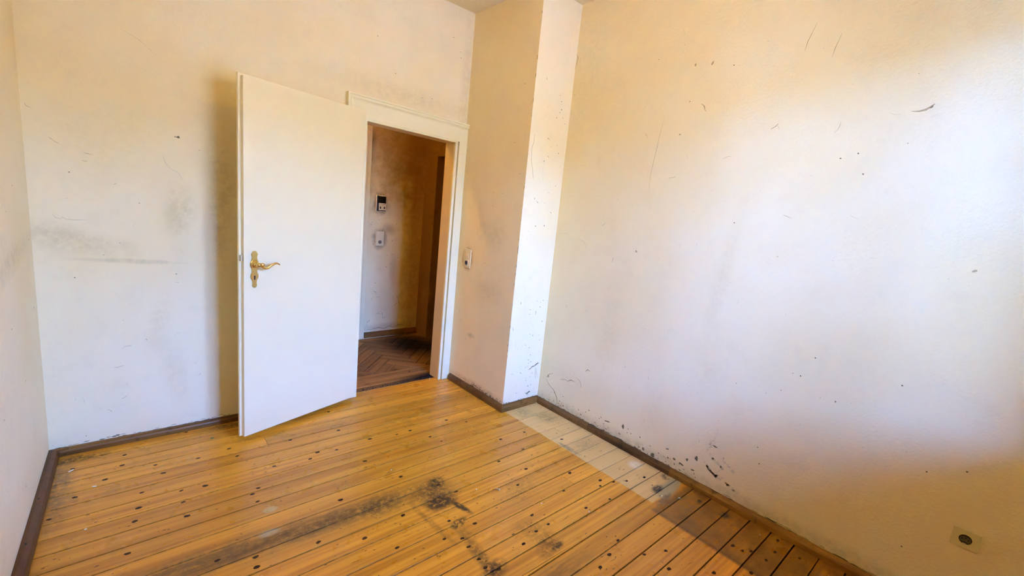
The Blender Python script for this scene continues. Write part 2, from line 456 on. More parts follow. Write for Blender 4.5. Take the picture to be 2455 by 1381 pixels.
mat_parq_a = parquet_mat('parquet_a', -math.pi / 4)
mat_parq_b = parquet_mat('parquet_b', math.pi / 4)
mat_parq_s = parquet_mat('parquet_strip', 0.0)

# ------------------------------------------------------------------ marks on walls (own shape, part of the paint)
def blob_pts(cu, cv, ru, rv, rot=0.0, n=9, jag=0.45):
    out = []
    for i in range(n):
        a = 2 * math.pi * i / n; k = 1 - jag * random.random()
        u, v = ru * k * math.cos(a), rv * k * math.sin(a)
        out.append((cu + u * math.cos(rot) - v * math.sin(rot), cv + u * math.sin(rot) + v * math.cos(rot)))
    return out
def ribbon_pts(pts, w):
    L, R = [], []
    for i, (u, v) in enumerate(pts):
        a = pts[max(i - 1, 0)]; b = pts[min(i + 1, len(pts) - 1)]
        du, dv = b[0] - a[0], b[1] - a[1]; l = math.hypot(du, dv) or 1
        k = w * (0.5 + 0.7 * random.random()) * (0.35 if i in (0, len(pts) - 1) else 1)
        L.append((u - dv / l * k, v + du / l * k)); R.append((u + dv / l * k, v - du / l * k))
    return [(L[i], L[i + 1], R[i + 1], R[i]) for i in range(len(pts) - 1)]
class Marks:
    def __init__(s, to3): s.mb = MB(); s.to3 = to3
    def poly(s, pts, mi): s.mb.add([s.to3(u, v) for u, v in pts], [tuple(range(len(pts)))], mi)
    def blob(s, u, v, ru, rv, rot=0.0, mi=0, n=9): s.poly(blob_pts(u, v, ru, rv, rot, n), mi)
    def line(s, pts, w, mi=0):
        for q in ribbon_pts(pts, w): s.poly(q, mi)
    def wiggle(s, u, v, l, ang, w, mi=0, k=4):
        pts = [(u, v)]; a = ang
        for i in range(k):
            a += random.uniform(-0.6, 0.6)
            u += math.cos(a) * l / k; v += math.sin(a) * l / k; pts.append((u, v))
        s.line(pts, w, mi)
MARKS = [mat_mark, mat_mark2, mat_mark3, mat_seam]

# ------------------------------------------------------------------ the room shell
fl = struct(MB().box(-0.75, 2.75, YB - 0.4, 3.15, -0.10, -0.021).build('floor', mat_dirt), 'old varnished pine board floor, stained dark in places')

KNOTS = [(0.264,3.069),(0.284,2.726),(0.432,2.75),(0.455,2.647),(0.129,2.66),(0.28,2.438),(0.185,2.453),(0.183,2.352),(0.025,2.407),(0.008,2.311),(0.593,2.446),(0.774,2.418),(0.83,2.465),(0.93,2.437),(1.143,2.456),(1.31,2.423),(1.406,2.426),(1.018,2.241),(0.483,2.286),(0.45,2.25),(0.458,2.179),(0.784,1.982),(1.121,1.999),(0.186,2.235),(0.251,1.878),(0.374,1.814),(0.367,1.757),(0.526,1.729),(0.776,1.672),(0.605,1.758),(0.985,1.714),(0.868,1.542),(-0.019,2.106),(0.738,2.681),(1.019,2.655),(1.053,2.935),(0.6,2.797),(1.512,2.206),(1.478,2.291),(1.859,2.028),(1.906,1.856),(1.68,1.83),(1.791,1.742),(1.77,1.682),(1.693,2.431),(1.801,2.341),(2.223,1.812),(2.064,2.017),(2.022,1.326),(2.124,1.308),(2.067,1.361),(2.2,1.27),(1.539,1.271),(1.454,1.268),(1.348,1.314),(1.348,1.243),(1.517,1.364),(1.806,1.413),(1.968,1.51),(1.253,1.826),(1.241,1.475),(1.148,1.558),(1.127,1.37),(1.124,1.287),(1.119,1.233),(1.158,1.196),(1.066,1.47),(1.301,1.729),(1.135,1.428),(1.623,1.591),(2.327,1.231),(1.97,1.219),(1.798,1.245),(1.771,0.875),(1.79,0.76),(1.742,1.001),(1.879,0.828),(1.632,0.97),(1.537,0.947),(2.198,0.651),(2.203,0.607),(2.238,0.513),(2.237,0.579),(2.395,0.418),(2.439,0.529),(2.337,0.507),(1.943,0.627),(2.092,0.524),(2.2,0.46),(-0.092,2.735),(-0.194,2.638),(-0.017,2.947),(-0.268,2.508),(-0.028,2.84),(0.103,2.762),(0.04,2.529),(-0.216,2.921)]
def edge(k, x): return Y0_B - PITCH_B * k + TILT * x
def plank(k, xa, xb, gap_hi, gap_lo, ya=None, name='plank'):
    """board k between edge lines k-1 (far) and k (near); chamfered top edges; knots let into its face"""
    mb = MB(); c = 0.0007; th = 0.02
    zt = random.uniform(-0.0002, 0.0002)
    def ring(x):
        y1 = (edge(k - 1, x) if ya is None else ya) - gap_hi / 2; y0 = edge(k, x) + gap_lo / 2
        return [(x, y0, -th), (x, y1, -th), (x, y1, zt - c), (x, y1 - c, zt), (x, y0 + c, zt), (x, y0, zt - c)]
    if k == 18:          # its near edge has split off: the board narrows to the left
        def ring18(x, e):
            r_ = ring(x); y0 = r_[0][1] + e
            return [(x, y0, -th), r_[1], r_[2], r_[3], (x, y0 + c, zt), (x, y0, zt - c)]
        mb.rings([ring18(xa, 0.020), ring18(1.05, 0.019), ring18(1.70, 0.0), ring18(xb, 0.0)])
    else:
        mb.prism(ring(xa), ring(xb))
    z = zt + 0.0002
    def spot(x, y, rx, ry, mi):
        lo, hi = edge(k, x) + gap_lo / 2 + c, edge(k - 1, x) - gap_hi / 2 - c
        if not (xa + 0.02 < x < xb - 0.02 and lo < y < hi): return
        pts = [(min(max(u, xa), xb), min(max(v, lo), hi), z) for u, v in blob_pts(x, y, rx, ry, random.uniform(-.25, .25), 10, 0.30)]
        mb.add(pts, [tuple(range(10))], mi)
    for (x, y) in KNOTS:
        if edge(k, x) < y < edge(k - 1, x):
            s_ = random.uniform(0.8, 1.15)
            spot(x, y, 0.0135 * s_, 0.0090 * s_, 1)
    for i in range(int(40 * (xb - xa) / 2.8)):
        x = random.uniform(xa, xb); y = random.uniform(edge(k, x), edge(k - 1, x))
        s_ = random.random() ** 2
        spot(x, y, 0.003 + 0.006 * s_, 0.0014 + 0.0022 * s_, 2)
    for i in range(int(7 * (xb - xa) / 2.8)):           # small scratches along the grain
        x = random.uniform(xa, xb); y = random.uniform(edge(k, x), edge(k - 1, x))
        spot(x, y, random.uniform(0.01, 0.03), 0.0012, 2)
    return mb.build(name, [mat_floor, mat_knot, mat_fleck], fl)
gaps = [random.choice((0.0040, 0.0046, 0.0052, 0.0060)) for _ in range(40)]
for k, g in {18: 0.0066, 19: 0.0046, 20: 0.0068, 22: 0.0062, 23: 0.0062, 24: 0.0066, 21: 0.0050, 12: 0.0064, 17: 0.0060}.items(): gaps[k] = g
for k in range(11): gaps[k] = random.choice((0.0042, 0.0050, 0.0060))
BUTT = {15: 1.906, 5: 1.472, 11: 2.294, 3: 0.62, 20: 0.9, 8: 1.95}
plank(0, -0.45, 2.60, 0.0, gaps[0], ya=None)
for k in range(1, 34):
    if k in BUTT:
        x = BUTT[k]
        plank(k, -0.50, x - 0.0008, gaps[k - 1], gaps[k]); plank(k, x + 0.0008, 2.60, gaps[k - 1], gaps[k])
    else:
        plank(k, -0.50, 2.60, gaps[k - 1], gaps[k])
sp = lambda x, e: [(x, edge(18, x) + 0.0035, -0.02), (x, edge(18, x) + 0.0035 + e, -0.02), (x, edge(18, x) + 0.0035 + e, -0.0006), (x, edge(18, x) + 0.0035, -0.0006)]
MB().rings([sp(-0.5, 0.0145), sp(1.05, 0.0135), sp(1.66, 0.0006)]).build('plank_splinter', [mat_floor], fl)
mb = MB(); mb.box(OL - 0.05, OR_ + 0.06, 3.128, 3.150, -0.02, 0.0); mb.build('plank', [mat_floor, mat_knot, mat_fleck], fl)

# far wall with the door opening
mk = Marks(lambda u, v: (u, YF - 0.0005, v))
mk.blob(0.267, 1.705, 0.008, 0.008); mk.blob(0.255, 1.705, 0.006, 0.005, 0, 1)
mk.line([(-0.232, 1.262), (-0.224, 1.245), (-0.205, 1.238), (-0.198, 1.249), (-0.188, 1.238), (-0.15, 1.236), (-0.11, 1.240)], 0.0022, 2)
for _ in range(26):
    mk.wiggle(random.uniform(-0.28, 0.45), random.uniform(0.1, 1.75), random.uniform(0.01, 0.05), random.uniform(0, 6.28), 0.0011, random.choice((1, 2)))
for _ in range(22):
    mk.blob(random.uniform(-0.3, 1.1), random.uniform(0.06, 1.8) , 0.004, 0.003, 0, random.choice((0, 1, 2)))
mk.line([(0.05, 2.18), (0.12, 2.15), (0.19, 2.09)], 0.0018, 2); mk.line([(0.10, 2.03), (0.18, 1.99)], 0.0016, 2)
mk.wiggle(0.20, 1.60, 0.15, 4.4, 0.002, 2)
for x, z in ((1.72, 2.24), (1.80, 2.25), (1.95, 2.72), (2.02, 2.64), (2.03, 2.6), (1.5, 2.35), (1.36, 2.55)): mk.blob(x, z, 0.006, 0.004, random.random(), 1)
for i in range(60): mk.blob(random.uniform(-0.3, 1.1), 0.040 + abs(random.gauss(0, 0.006)), random.uniform(0.004, 0.022), random.uniform(0.0015, 0.003), 0, random.choice((0, 1)))
wf = mk.mb
wf.m = [m + 1 for m in wf.m]
wf.box(-0.75, OL - 0.03, YF, 3.22, 0, HC); wf.box(OL - 0.03, OR_ + 0.03, YF, 3.22, 2.02, HC); wf.box(OR_ + 0.03, 2.75, YF, 3.22, 0, HC)
struct(wf.build('wall_far', [mat_wall_far] + MARKS), 'stained cream wall with the doorway')

# chimney breast in the corner
mk = Marks(lambda u, v: (u, YP - 0.0005, v))
mk.line([(2.362, 0.292), (2.385, 0.300), (2.40, 0.312), (2.425, 0.315), (2.445, 0.327), (2.47, 0.332)], 0.006, 0)
mk.line([(2.355, 0.10), (2.375, 0.094), (2.398, 0.107), (2.41, 0.10)], 0.006, 0); mk.line([(2.383, 0.1), (2.386, 0.07)], 0.004, 0)
mk.line([(2.435, 0.31), (2.44, 0.25), (2.455, 0.20)], 0.002, 0); mk.line([(2.445, 0.30), (2.452, 0.26), (2.475, 0.21)], 0.0018, 0)
mk.line([(2.17, 2.02), (2.172, 1.97), (2.158, 1.93), (2.163, 1.85), (2.185, 1.79), (2.20, 1.73)], 0.0018, 0)
mk.line([(2.19, 1.80), (2.24, 1.85), (2.27, 1.86)], 0.0013, 2)
mk.line([(2.19, 0.56), (2.205, 0.51), (2.20, 0.48)], 0.002, 2)
mk.line([(2.262, 1.92), (2.29, 1.86), (2.285, 1.78), (2.30, 1.7)], 0.0012, 2)
for _ in range(46):
    mk.wiggle(random.uniform(2.16, 2.47), random.choice((random.uniform(1.3, 2.45), random.uniform(0.1, 0.9))), random.uniform(0.008, 0.035), random.uniform(0.8, 2.6), 0.0016, random.choice((0, 2, 2)), 3)
for _ in range(70):
    u = 2.37 + random.gauss(0, 0.06)
    if 2.14 < u < 2.485: mk.blob(u, random.choice((random.uniform(0.3, 0.85), random.uniform(0.08, 0.6), random.uniform(1.4, 2.4))), random.uniform(0.002, 0.007), random.uniform(0.002, 0.006), random.random() * 3, random.choice((0, 0, 2)))
for i in range(14): mk.blob(2.14 + i * 0.025, random.uniform(0.052, 0.062), 0.011, 0.004, 0, 0)
mk.to3 = lambda u, v: (XP - 0.0005, u, v)
for _ in range(14): mk.blob(random.uniform(2.4, 3.0), random.uniform(0.1, 2.5), 0.005, 0.004, 0, 1)
for _ in range(24): mk.blob(random.uniform(2.35, 2.75), random.uniform(0.055, 0.075), 0.014, 0.006, 0, random.choice((0, 1)))
for _ in range(30):                       # chipped arris
    v = random.uniform(0.08, 2.8); mk.blob(YP + 0.004, v, 0.004, random.uniform(0.006, 0.02), 0, random.choice((1, 2)))
wp = mk.mb; wp.m = [m + 1 for m in wp.m]
wp.box(XP, 2.75, YP, YF, 0, HC)
struct(wp.build('wall_pillar', [mat_pillar] + MARKS), 'cream plastered chimney breast in the corner')

# right wall
mk = Marks(lambda u, v: (XR - 0.0005, u, v))
mk.line([(0.42, 2.065), (0.395, 2.063), (0.375, 2.068), (0.362, 2.078), (0.352, 2.088)], 0.0042, 1)
mk.blob(0.36, 2.076, 0.010, 0.006, 2.3, 1)
mk.line([(0.955, 2.028), (0.935, 2.04), (0.925, 2.052)], 0.0035, 1); mk.line([(0.928, 2.044), (0.918, 2.03)], 0.002, 1)
mk.blob(0.113, 1.445, 0.011, 0.007, 2.4, 1, 6)
mk.blob(1.625, 1.317, 0.011, 0.008, 0.5, 1)
mk.blob(1.42, 2.408, 0.007, 0.009, 0.3, 1); mk.blob(1.321, 2.40, 0.014, 0.008, 2.2, 1)
mk.wiggle(1.35, 2.19, 0.06, 3.6, 0.003, 1); mk.blob(1.45, 2.03, 0.008, 0.005, 0, 1)
mk.line([(2.34, 2.62), (2.325, 2.60), (2.335, 2.55), (2.345, 2.52)], 0.003, 1); mk.line([(2.30, 2.60), (2.302, 2.575)], 0.003, 1)
mk.line([(1.57, 2.15), (1.59, 1.95), (1.605, 1.8), (1.6, 1.7)], 0.0011, 1)
mk.line([(0.84, 2.50), (0.865, 2.42), (0.87, 2.38)], 0.0016, 1); mk.line([(0.73, 2.43), (0.745, 2.37), (0.75, 2.33)], 0.0014, 1)
mk.line([(1.605, 0.62), (1.612, 0.42), (1.63, 0.20)], 0.0016, 3); mk.line([(1.600, 0.62), (1.607, 0.42), (1.625, 0.20)], 0.0010, 2)
# cracks low in the corner
mk.blob(2.25, 0.25, 0.010, 0.016, 0.4, 1); mk.line([(2.27, 0.23), (2.24, 0.27), (2.20, 0.29)], 0.003, 1)
mk.line([(2.12, 0.27), (2.07, 0.285), (2.05, 0.28), (2.02, 0.30), (1.98, 0.30)], 0.0034, 1)
mk.line([(2.27, 0.22), (2.22, 0.18), (2.18, 0.165), (2.14, 0.12), (2.12, 0.07)], 0.004, 1)
mk.line([(1.90, 0.41), (1.88, 0.43), (1.86, 0.425)], 0.004, 1); mk.wiggle(1.92, 0.27, 0.09, 1.8, 0.0018, 1)
mk.line([(2.35, 1.28), (2.30, 1.36), (2.24, 1.37), (2.18, 1.34)], 0.0016, 2); mk.wiggle(2.12, 1.34, 0.12, 3.3, 0.0014, 2)
# flaked places above the baseboard
def flake(pts, w, n=26, mi=2):
    for _ in range(n):
        k = random.random() * (len(pts) - 1); i = min(int(k), len(pts) - 2); f_ = k - i
        u = pts[i][0] + (pts[i + 1][0] - pts[i][0]) * f_; v = pts[i][1] + (pts[i + 1][1] - pts[i][1]) * f_
        mk.blob(u + random.gauss(0, w * .5), v + random.gauss(0, w * .5), random.uniform(.5, 1.1) * w, random.uniform(.35, .8) * w, -0.5 + random.uniform(-.5, .5), mi, 8)
flake([(0.955, 0.325), (0.955, 0.285)], 0.010, 9); flake([(0.965, 0.26), (0.93, 0.225), (0.89, 0.21), (0.86, 0.19)], 0.010, 18)
flake([(0.895, 0.27), (0.86, 0.235), (0.83, 0.215), (0.80, 0.205)], 0.009, 16); flake([(0.94, 0.155), (0.915, 0.14), (0.88, 0.13), (0.83, 0.12), (0.77, 0.105)], 0.013, 26)
flake([(0.965, 0.185), (0.95, 0.165)], 0.012, 6); flake([(0.88, 0.20), (0.88, 0.18)], 0.009, 5); mk.wiggle(0.93, 0.27, 0.14, 1.0, 0.0014, 2)
for (y, z, a, b) in ((1.66, 0.13, 0.03, 0.006), (1.53, 0.15, 0.012, 0.02), (1.36, 0.07, 0.012, 0.016), (1.29, 0.065, 0.016, 0.02), (1.15, 0.11, 0.012, 0.008), (1.10, 0.10, 0.02, 0.007), (1.03, 0.10, 0.014, 0.006), (1.07, 0.145, 0.008, 0.012), (1.02, 0.18, 0.012, 0.018), (0.93, 0.30, 0.018, 0.006), (1.2, 0.15, 0.016, 0.005)):
    mk.blob(y, z, a, b, random.uniform(-.4, .4), 0)
for _ in range(90):
    y = random.uniform(0.95, 2.32); mk.blob(y, 0.052 + random.random() ** 2 * 0.10, random.uniform(0.003, 0.010), random.uniform(0.002, 0.006), random.random(), random.choice((0, 0, 1)))
for _ in range(60):
    y = random.uniform(0.1, 2.33); mk.blob(y, random.uniform(0.046, 0.056), random.uniform(0.01, 0.04), 0.0035, 0, random.choice((0, 1)))
for (y, z) in ((0.697, 0.316), (0.557, 0.947), (0.442, 0.769), (0.231, 0.929), (0.088, 0.601), (0.632, 1.879), (0.535, 1.81), (0.57, 1.90), (1.05, 1.55), (1.42, 2.21), (1.2, 2.37), (0.72, 0.40), (0.60, 0.84), (0.10, 0.24), (-0.02, 0.66)): mk.blob(y, z, 0.0045, 0.004, 0, 0, 8)
for _ in range(70): mk.blob(random.uniform(0.1, 2.33), random.uniform(0.3, 2.7), random.uniform(0.002, 0.005), random.uniform(0.002, 0.004), 0, random.choice((1, 2, 2)))
for _ in range(36): mk.wiggle(random.uniform(0.4, 2.3), random.uniform(0.25, 2.6), random.uniform(0.01, 0.05), random.uniform(0, 6.28), 0.0012, random.choice((1, 2)), 3)
wr = mk.mb; wr.m = [m + 1 for m in wr.m]
wr.box(XR, 2.75, YB - 0.35, YP, 0, HC)
struct(wr.build('wall_right', [mat_wall_right] + MARKS), 'scuffed white and cream wall on the right')

# left wall (not quite square to the room)
mk = Marks(lambda u, v: (left_x(u) + 0.0005, u, v))
for _ in range(24): mk.blob(random.uniform(1.6, 3.05), random.uniform(0.1, 1.6), 0.006, 0.004, 0, random.choice((0, 1, 2)))
wl = mk.mb; wl.m = [m + 1 for m in wl.m]
ya, yb = YB - 0.35, YF
wl.prism([(left_x(ya), ya, 0), (-0.75, ya, 0), (-0.75, yb, 0), (left_x(yb), yb, 0)], [(left_x(ya), ya, HC), (-0.75, ya, HC), (-0.75, yb, HC), (left_x(yb), yb, HC)])
struct(wl.build('wall_left', [mat_wall_left] + MARKS), 'narrow strip of cream wall at the left')

# window wall behind the camera
wbk = MB()
wbk.box(-0.75, WX0, YB - 0.35, YB, 0, HC); wbk.box(WX1, 2.75, YB - 0.35, YB, 0, HC)
wbk.box(WX0, WX1, YB - 0.35, YB, 0, WZ0); wbk.box(WX0, WX1, YB - 0.35, YB, WZ1, HC)
struct(wbk.build('wall_back', mat_wall))
struct(MB().box(-0.75, 2.75, YB - 0.35, 3.22, HC, HC + 0.12).build('ceiling', mat_ceiling), 'yellowed ceiling corner')

# ------------------------------------------------------------------ window_1
gt = NT('window_glass')
gt.t.nodes.remove(gt.b)
tr = gt.n('ShaderNodeBsdfTransparent'); gl = gt.n('ShaderNodeBsdfGlossy'); gl.inputs['Roughness'].default_value = 0.02
fr = gt.n('ShaderNodeFresnel'); fr.inputs['IOR'].default_value = 1.45
mx = gt.n('ShaderNodeMixShader')
gt.t.links.new(fr.outputs[0], mx.inputs[0]); gt.t.links.new(tr.outputs[0], mx.inputs[1]); gt.t.links.new(gl.outputs[0], mx.inputs[2])
gt.t.links.new(mx.outputs[0], gt.out.inputs[0])
w1 = struct(empty('window_1'), 'white two-casement window behind the viewer')
yw0, yw1 = YB - 0.29, YB - 0.22
f = MB()
f.box(WX0, WX1, yw0, yw1, WZ0, WZ0 + 0.04); f.box(WX0, WX1, yw0, yw1, WZ1 - 0.04, WZ1)
f.box(WX0, WX0 + 0.04, yw0, yw1, WZ0 + 0.04, WZ1 - 0.04); f.box(WX1 - 0.04, WX1, yw0, yw1, WZ0 + 0.04, WZ1 - 0.04)
f.build('window_frame', mat_white, w1)
xm = (WX0 + WX1) / 2
for a, b in ((WX0 + 0.04, xm), (xm, WX1 - 0.04)):
    c = MB(); z0, z1 = WZ0 + 0.04, WZ1 - 0.04
    c.box(a, b, yw0, yw1, z0, z0 + 0.05); c.box(a, b, yw0, yw1, z1 - 0.05, z1)
    c.box(a, a + 0.05, yw0, yw1, z0 + 0.05, z1 - 0.05); c.box(b - 0.05, b, yw0, yw1, z0 + 0.05, z1 - 0.05)
    co = c.build('casement', mat_white, w1)
    MB().box(a + 0.05, b - 0.05, yw0 + 0.03, yw0 + 0.034, z0 + 0.05, z1 - 0.05).build('pane', gt.mat, co)
MB().box(WX0 - 0.04, WX1 + 0.04, yw1, YB + 0.06, WZ0 - 0.03, WZ0).build('window_sill', mat_white, w1, 0.004)
struct(MB().box(-40, 40, -80, YB - 0.6, -4.1, -4.0).build('ground', plain('paving', (0.42, 0.38, 0.31), 0.9, scale=0.5)), 'paved yard below the window')
struct(MB().box(-60, 60, -42, -40, -4.0, 9.5).build('added_house_row', plain('house_render', (0.36, 0.29, 0.19), 0.9, scale=0.3)), 'unseen row of houses added across the yard to cut off the low sky')  # added out of view, keeps low sky light off the upper walls

# ------------------------------------------------------------------ baseboards
def bb_prof(h, t): return [(0, 0), (t, 0), (t, h * 0.52), (t * 0.80, h * 0.72), (t * 0.42, h * 0.90), (t * 0.30, h), (0, h)]
def bb(name, p0, p1, nrm, mat, h=0.048, t=0.024, parent=None, cut0=0.0, cut1=0.0):
    p0, p1, nrm = Vector((*p0, 0)), Vector((*p1, 0)), Vector((*nrm, 0)).normalized()
    d = (p1 - p0).normalized()
    a = [tuple(p0 + nrm * u + d * (cut0 * u) + Vector((0, 0, v + 0.0007))) for u, v in bb_prof(h, t)]
    b = [tuple(p1 + nrm * u - d * (cut1 * u) + Vector((0, 0, v + 0.0007))) for u, v in bb_prof(h, t)]
    mb = MB(); mb.prism(a, b)
    return mb.build(name, mat, parent)
o = bb('baseboard_left', (left_x(YB), YB), (left_x(YF), YF - 0.022), (1, 0.02), mat_bb_left, 0.050, 0.036); struct(o, 'dark brown baseboard along the left wall')
for y in (2.62, 2.30, 1.95):
    m = MB(); m.lathe((left_x(y) + 0.014, y, 0.0475), (0.35, 0, 1), [(0.0045, 0), (0.005, 0.0015), (0.001, 0.002)], 10)
    m.build('nail_head', mat_black, o)
struct(bb('baseboard_far', (XL, YF), (1.135, YF), (0, -1), mat_bb_x, 0.040, 0.022), 'brown baseboard under the wall behind the door')
struct(bb('baseboard_pillar_side', (XP, YF - 0.045), (XP, YP), (-1, 0), mat_bb_y, 0.056, 0.020, cut1=-1.0), 'dark brown baseboard on the side of the chimney breast')
struct(bb('baseboard_pillar_front', (XP, YP), (XR, YP), (0, -1), mat_bb_x, 0.056, 0.020, cut0=-1.0, cut1=1.0), 'short brown baseboard across the chimney breast')
br = struct(empty('baseboard_right'), 'brown baseboard along the right wall')
bb('baseboard_strip', (XR, YP), (XR, 1.806), (-1, 0), mat_bb_y, 0.050, 0.020, br, cut0=1.0)
bb('baseboard_strip', (XR, 1.803), (XR, 1.16), (-1, 0), mat_bb_y, 0.048, 0.020, br)
bb('baseboard_strip', (XR, 1.159), (XR, YB), (-1, 0), mat_bb_oak, 0.047, 0.020, br)

# ------------------------------------------------------------------ door casing trim_1 and jamb trim_2
SAG = 0.027
def zt(x, z): return z - SAG * (x - 1.165)
t1 = struct(empty('trim_1'), 'white painted moulded door casing')
HEAD = [(0.0, 0.0), (0.040, 0.0), (0.043, 0.004), (0.043, 0.010), (0.036, 0.014), (0.036, 0.018), (0.039, 0.022), (0.038, 0.028), (0.028, 0.034), (0.024, 0.040), (0.024, 0.142), (0.0, 0.142)]  # (proud of wall, distance in from the outer edge)
XO, ZO = 1.163, 2.152
def ring_h(x, mitre):      # head section at x; mitre shifts x with distance in from the outer edge
    return [(x + mitre * v, YF - u, zt(x + mitre * v, ZO - v)) for u, v in HEAD]
m = MB(); m.prism(ring_h(XO, 1.0), ring_h(XP, 0.0)); m.build('head_board', mat_casing, t1)
m = MB(); m.prism([(XO + v, YF - u, zt(XO + v, ZO - v)) for u, v in HEAD], [(XO + v, YF - u, 0.002) for u, v in HEAD]); m.build('side_board', mat_casing, t1)
zr = zt(2.06, ZO - 0.142)
m = MB(); m.box(2.058, XP, YF - 0.024, YF, 0.002, zr); m.build('side_board', mat_casing, t1, 0.002)
t2 = struct(empty('trim_2'), 'painted jamb lining of the doorway')
zh = 1.992
m = MB()      # right lining with its rebate bead towards the room
m.box(OR_, 2.056, YF + 0.0, 3.222, 0.002, zt(2.04, 2.00)); m.build('jamb', mat_jamb, t2)
m = MB(); m.box(OR_ - 0.001, 2.047, YF - 0.020, YF, 0.002, zt(2.03, 1.998)); m.build('bead', mat_casing, t2, 0.002)
m = MB(); m.box(OL - 0.03, OL, YF, 3.222, 0.002, 1.99); m.build('jamb', mat_jamb, t2)
m = MB(); m.prism([(OL, YF, zt(OL, 1.998)), (OL, 3.222, zt(OL, 1.998)), (OL, 3.222, 2.02), (OL, YF, 2.02)], [(OR_, YF, zt(OR_, 1.998)), (OR_, 3.222, zt(OR_, 1.998)), (OR_, 3.222, 2.02), (OR_, YF, 2.02)]); m.build('jamb', mat_jamb, t2)
m = MB(); m.prism([(OL, YF - 0.020, zt(OL, 1.997)), (OL, YF, zt(OL, 1.997)), (OL, YF, zt(OL, 2.011)), (OL, YF - 0.020, zt(OL, 2.011))], [(2.047, YF - 0.020, zt(2.047, 1.997)), (2.047, YF, zt(2.047, 1.997)), (2.047, YF, zt(2.047, 2.011)), (2.047, YF - 0.020, zt(2.047, 2.011))]); m.build('bead', mat_casing, t2)

# ------------------------------------------------------------------ door_1, swung wide open
DA = 2.8327
d1 = struct(empty('door_1'), 'plain white flush door leaf standing wide open')
d1.location = (1.2709, YF - 0.075, 0)
d1.rotation_euler = (0, 0, -DA)          # local +x runs along the leaf to the free edge, local +y towards the viewer
# with rotation -DA local (1,0) -> (cos DA, -sin DA); local (0,1) -> (sin DA, cos DA)
DW, DB, DT = 0.793, 0.0336, 2.040
leaf = MB(); leaf.box(0, DW, -0.026, 0, DB, DT); lo = leaf.build('door_leaf', mat_white, d1, 0.0015)
lip = MB(); lip.box(-0.012, DW + 0.013, -0.040, -0.026, DB, DT + 0.013); lip.build('rebate_lip', mat_white, d1, 0.0015)
S0 = 0.7355
plate = empty('handle_plate_set', d1)
OUT = [(355, 0), (360, 25), (370, 42), (400, 58), (425, 74), (440, 72), (455, 64), (480, 58), (520, 60), (560, 75), (600, 92), (640, 97), (680, 86), (720, 66), (760, 58), (805, 62), (822, 74), (845, 82), (870, 88), (910, 85), (950, 62), (972, 46), (990, 50), (1008, 46), (1025, 42), (1050, 50), (1080, 50), (1105, 36), (1120, 0)]
def pz(y): return 1.134 - (y - 355) * 0.0002746
right = [(S0 - hw * 0.00026, pz(y)) for y, hw in OUT]; leftp = [(S0 + hw * 0.00026, pz(y)) for y, hw in OUT[1:-1]][::-1]
outl = right + leftp
cx_, cz_ = S0, 1.03
def inset(pts, k): return [(cx_ + (x - cx_) * k, z) for x, z in pts]
m = MB(); m.rings([[(x, 0.0, z) for x, z in outl], [(x, 0.0030, z) for x, z in outl], [(x, 0.0046, z) for x, z in inset(outl, 0.90)]]); pp = m.build('handle_plate', mat_brass, d1)
bpy.data.objects.remove(plate)
m = MB(); m.lathe((S0, 0.0035, 1.060), (0, 1, 0), [(0.021, 0), (0.021, 0.004), (0.0175, 0.008), (0.0125, 0.010), (0.0095, 0.016), (0.0095, 0.030), (0.012, 0.036), (0.013, 0.044), (0.010, 0.051), (0.002, 0.054)], 22)
m.build('rosette', mat_brass, pp, smooth=True)
LV = [(0.738, 0.046, 1.060, .0075), (0.728, 0.048, 1.060, .0085), (0.719, 0.049, 1.054, .0085), (0.711, 0.050, 1.046, .0080), (0.702, 0.051, 1.0405, .0076), (0.692, 0.052, 1.0405, .0074), (0.682, 0.052, 1.0455, .0074), (0.672, 0.052, 1.053, .0074), (0.662, 0.052, 1.0600, .0070), (0.652, 0.052, 1.0645, .0064), (0.642, 0.051, 1.0660, .0056), (0.632, 0.050, 1.0645, .0048), (0.623, 0.048, 1.0605, .0040), (0.614, 0.046, 1.0545, .0034)]
m = MB(); m.tube([q[:3] for q in LV], [q[3] for q in LV], 12, 0.8); m.build('lever', mat_brass, pp, smooth=True)
m = MB(); m.lathe((0.717, 0.049, 1.060), (0, 1, 0), [(0.001, -0.008), (0.009, -0.007), (0.0115, 0), (0.009, 0.007), (0.001, 0.008)], 16); m.build('scroll', mat_brass, pp, smooth=True)
zk = pz(910)
m = MB(); m.lathe((S0, 0.0040, zk + 0.008), (0, 1, 0), [(0.0042, 0), (0.0042, 0.0010)], 14); m.box(S0 - 0.0034, S0 + 0.0034, 0.0040, 0.0050, zk - 0.012, zk + 0.008); m.build('keyhole', mat_black, pp)
for zz in (pz(383), pz(1090)):
    m = MB(); m.lathe((S0, 0.0040, zz), (0, 1, 0), [(0.0034, 0), (0.0030, 0.0014), (0.0010, 0.0018)], 12); so = m.build('screw', mat_brass, pp)
    m2 = MB(); m2.box(S0 - 0.0026, S0 + 0.0026, 0.0055, 0.0060, zz - 0.0006, zz + 0.0006); m2.build('screw_slot', mat_black, so)
m = MB(); m.box(DW + 0.0005, DW + 0.011, -0.024, -0.006, 1.076, 1.110); m.build('latch', mat_steel, d1, 0.002)
for zz in (0.28, 1.75):
    m = MB(); m.lathe((-0.016, -0.034, zz), (0, 0, 1), [(0.007, 0), (0.007, 0.075), (0.004, 0.08)], 14); m.build('hinge', mat_steel, d1)

# ------------------------------------------------------------------ electrical fittings
def frame_place(root, loc, right, out):
    right, out = Vector(right).normalized(), Vector(out).normalized(); upv = Vector((0, 0, 1))
    root.matrix_world = Matrix(((right.x, upv.x, out.x, loc[0]), (right.y, upv.y, out.y, loc[1]), (right.z, upv.z, out.z, loc[2]), (0, 0, 0, 1)))
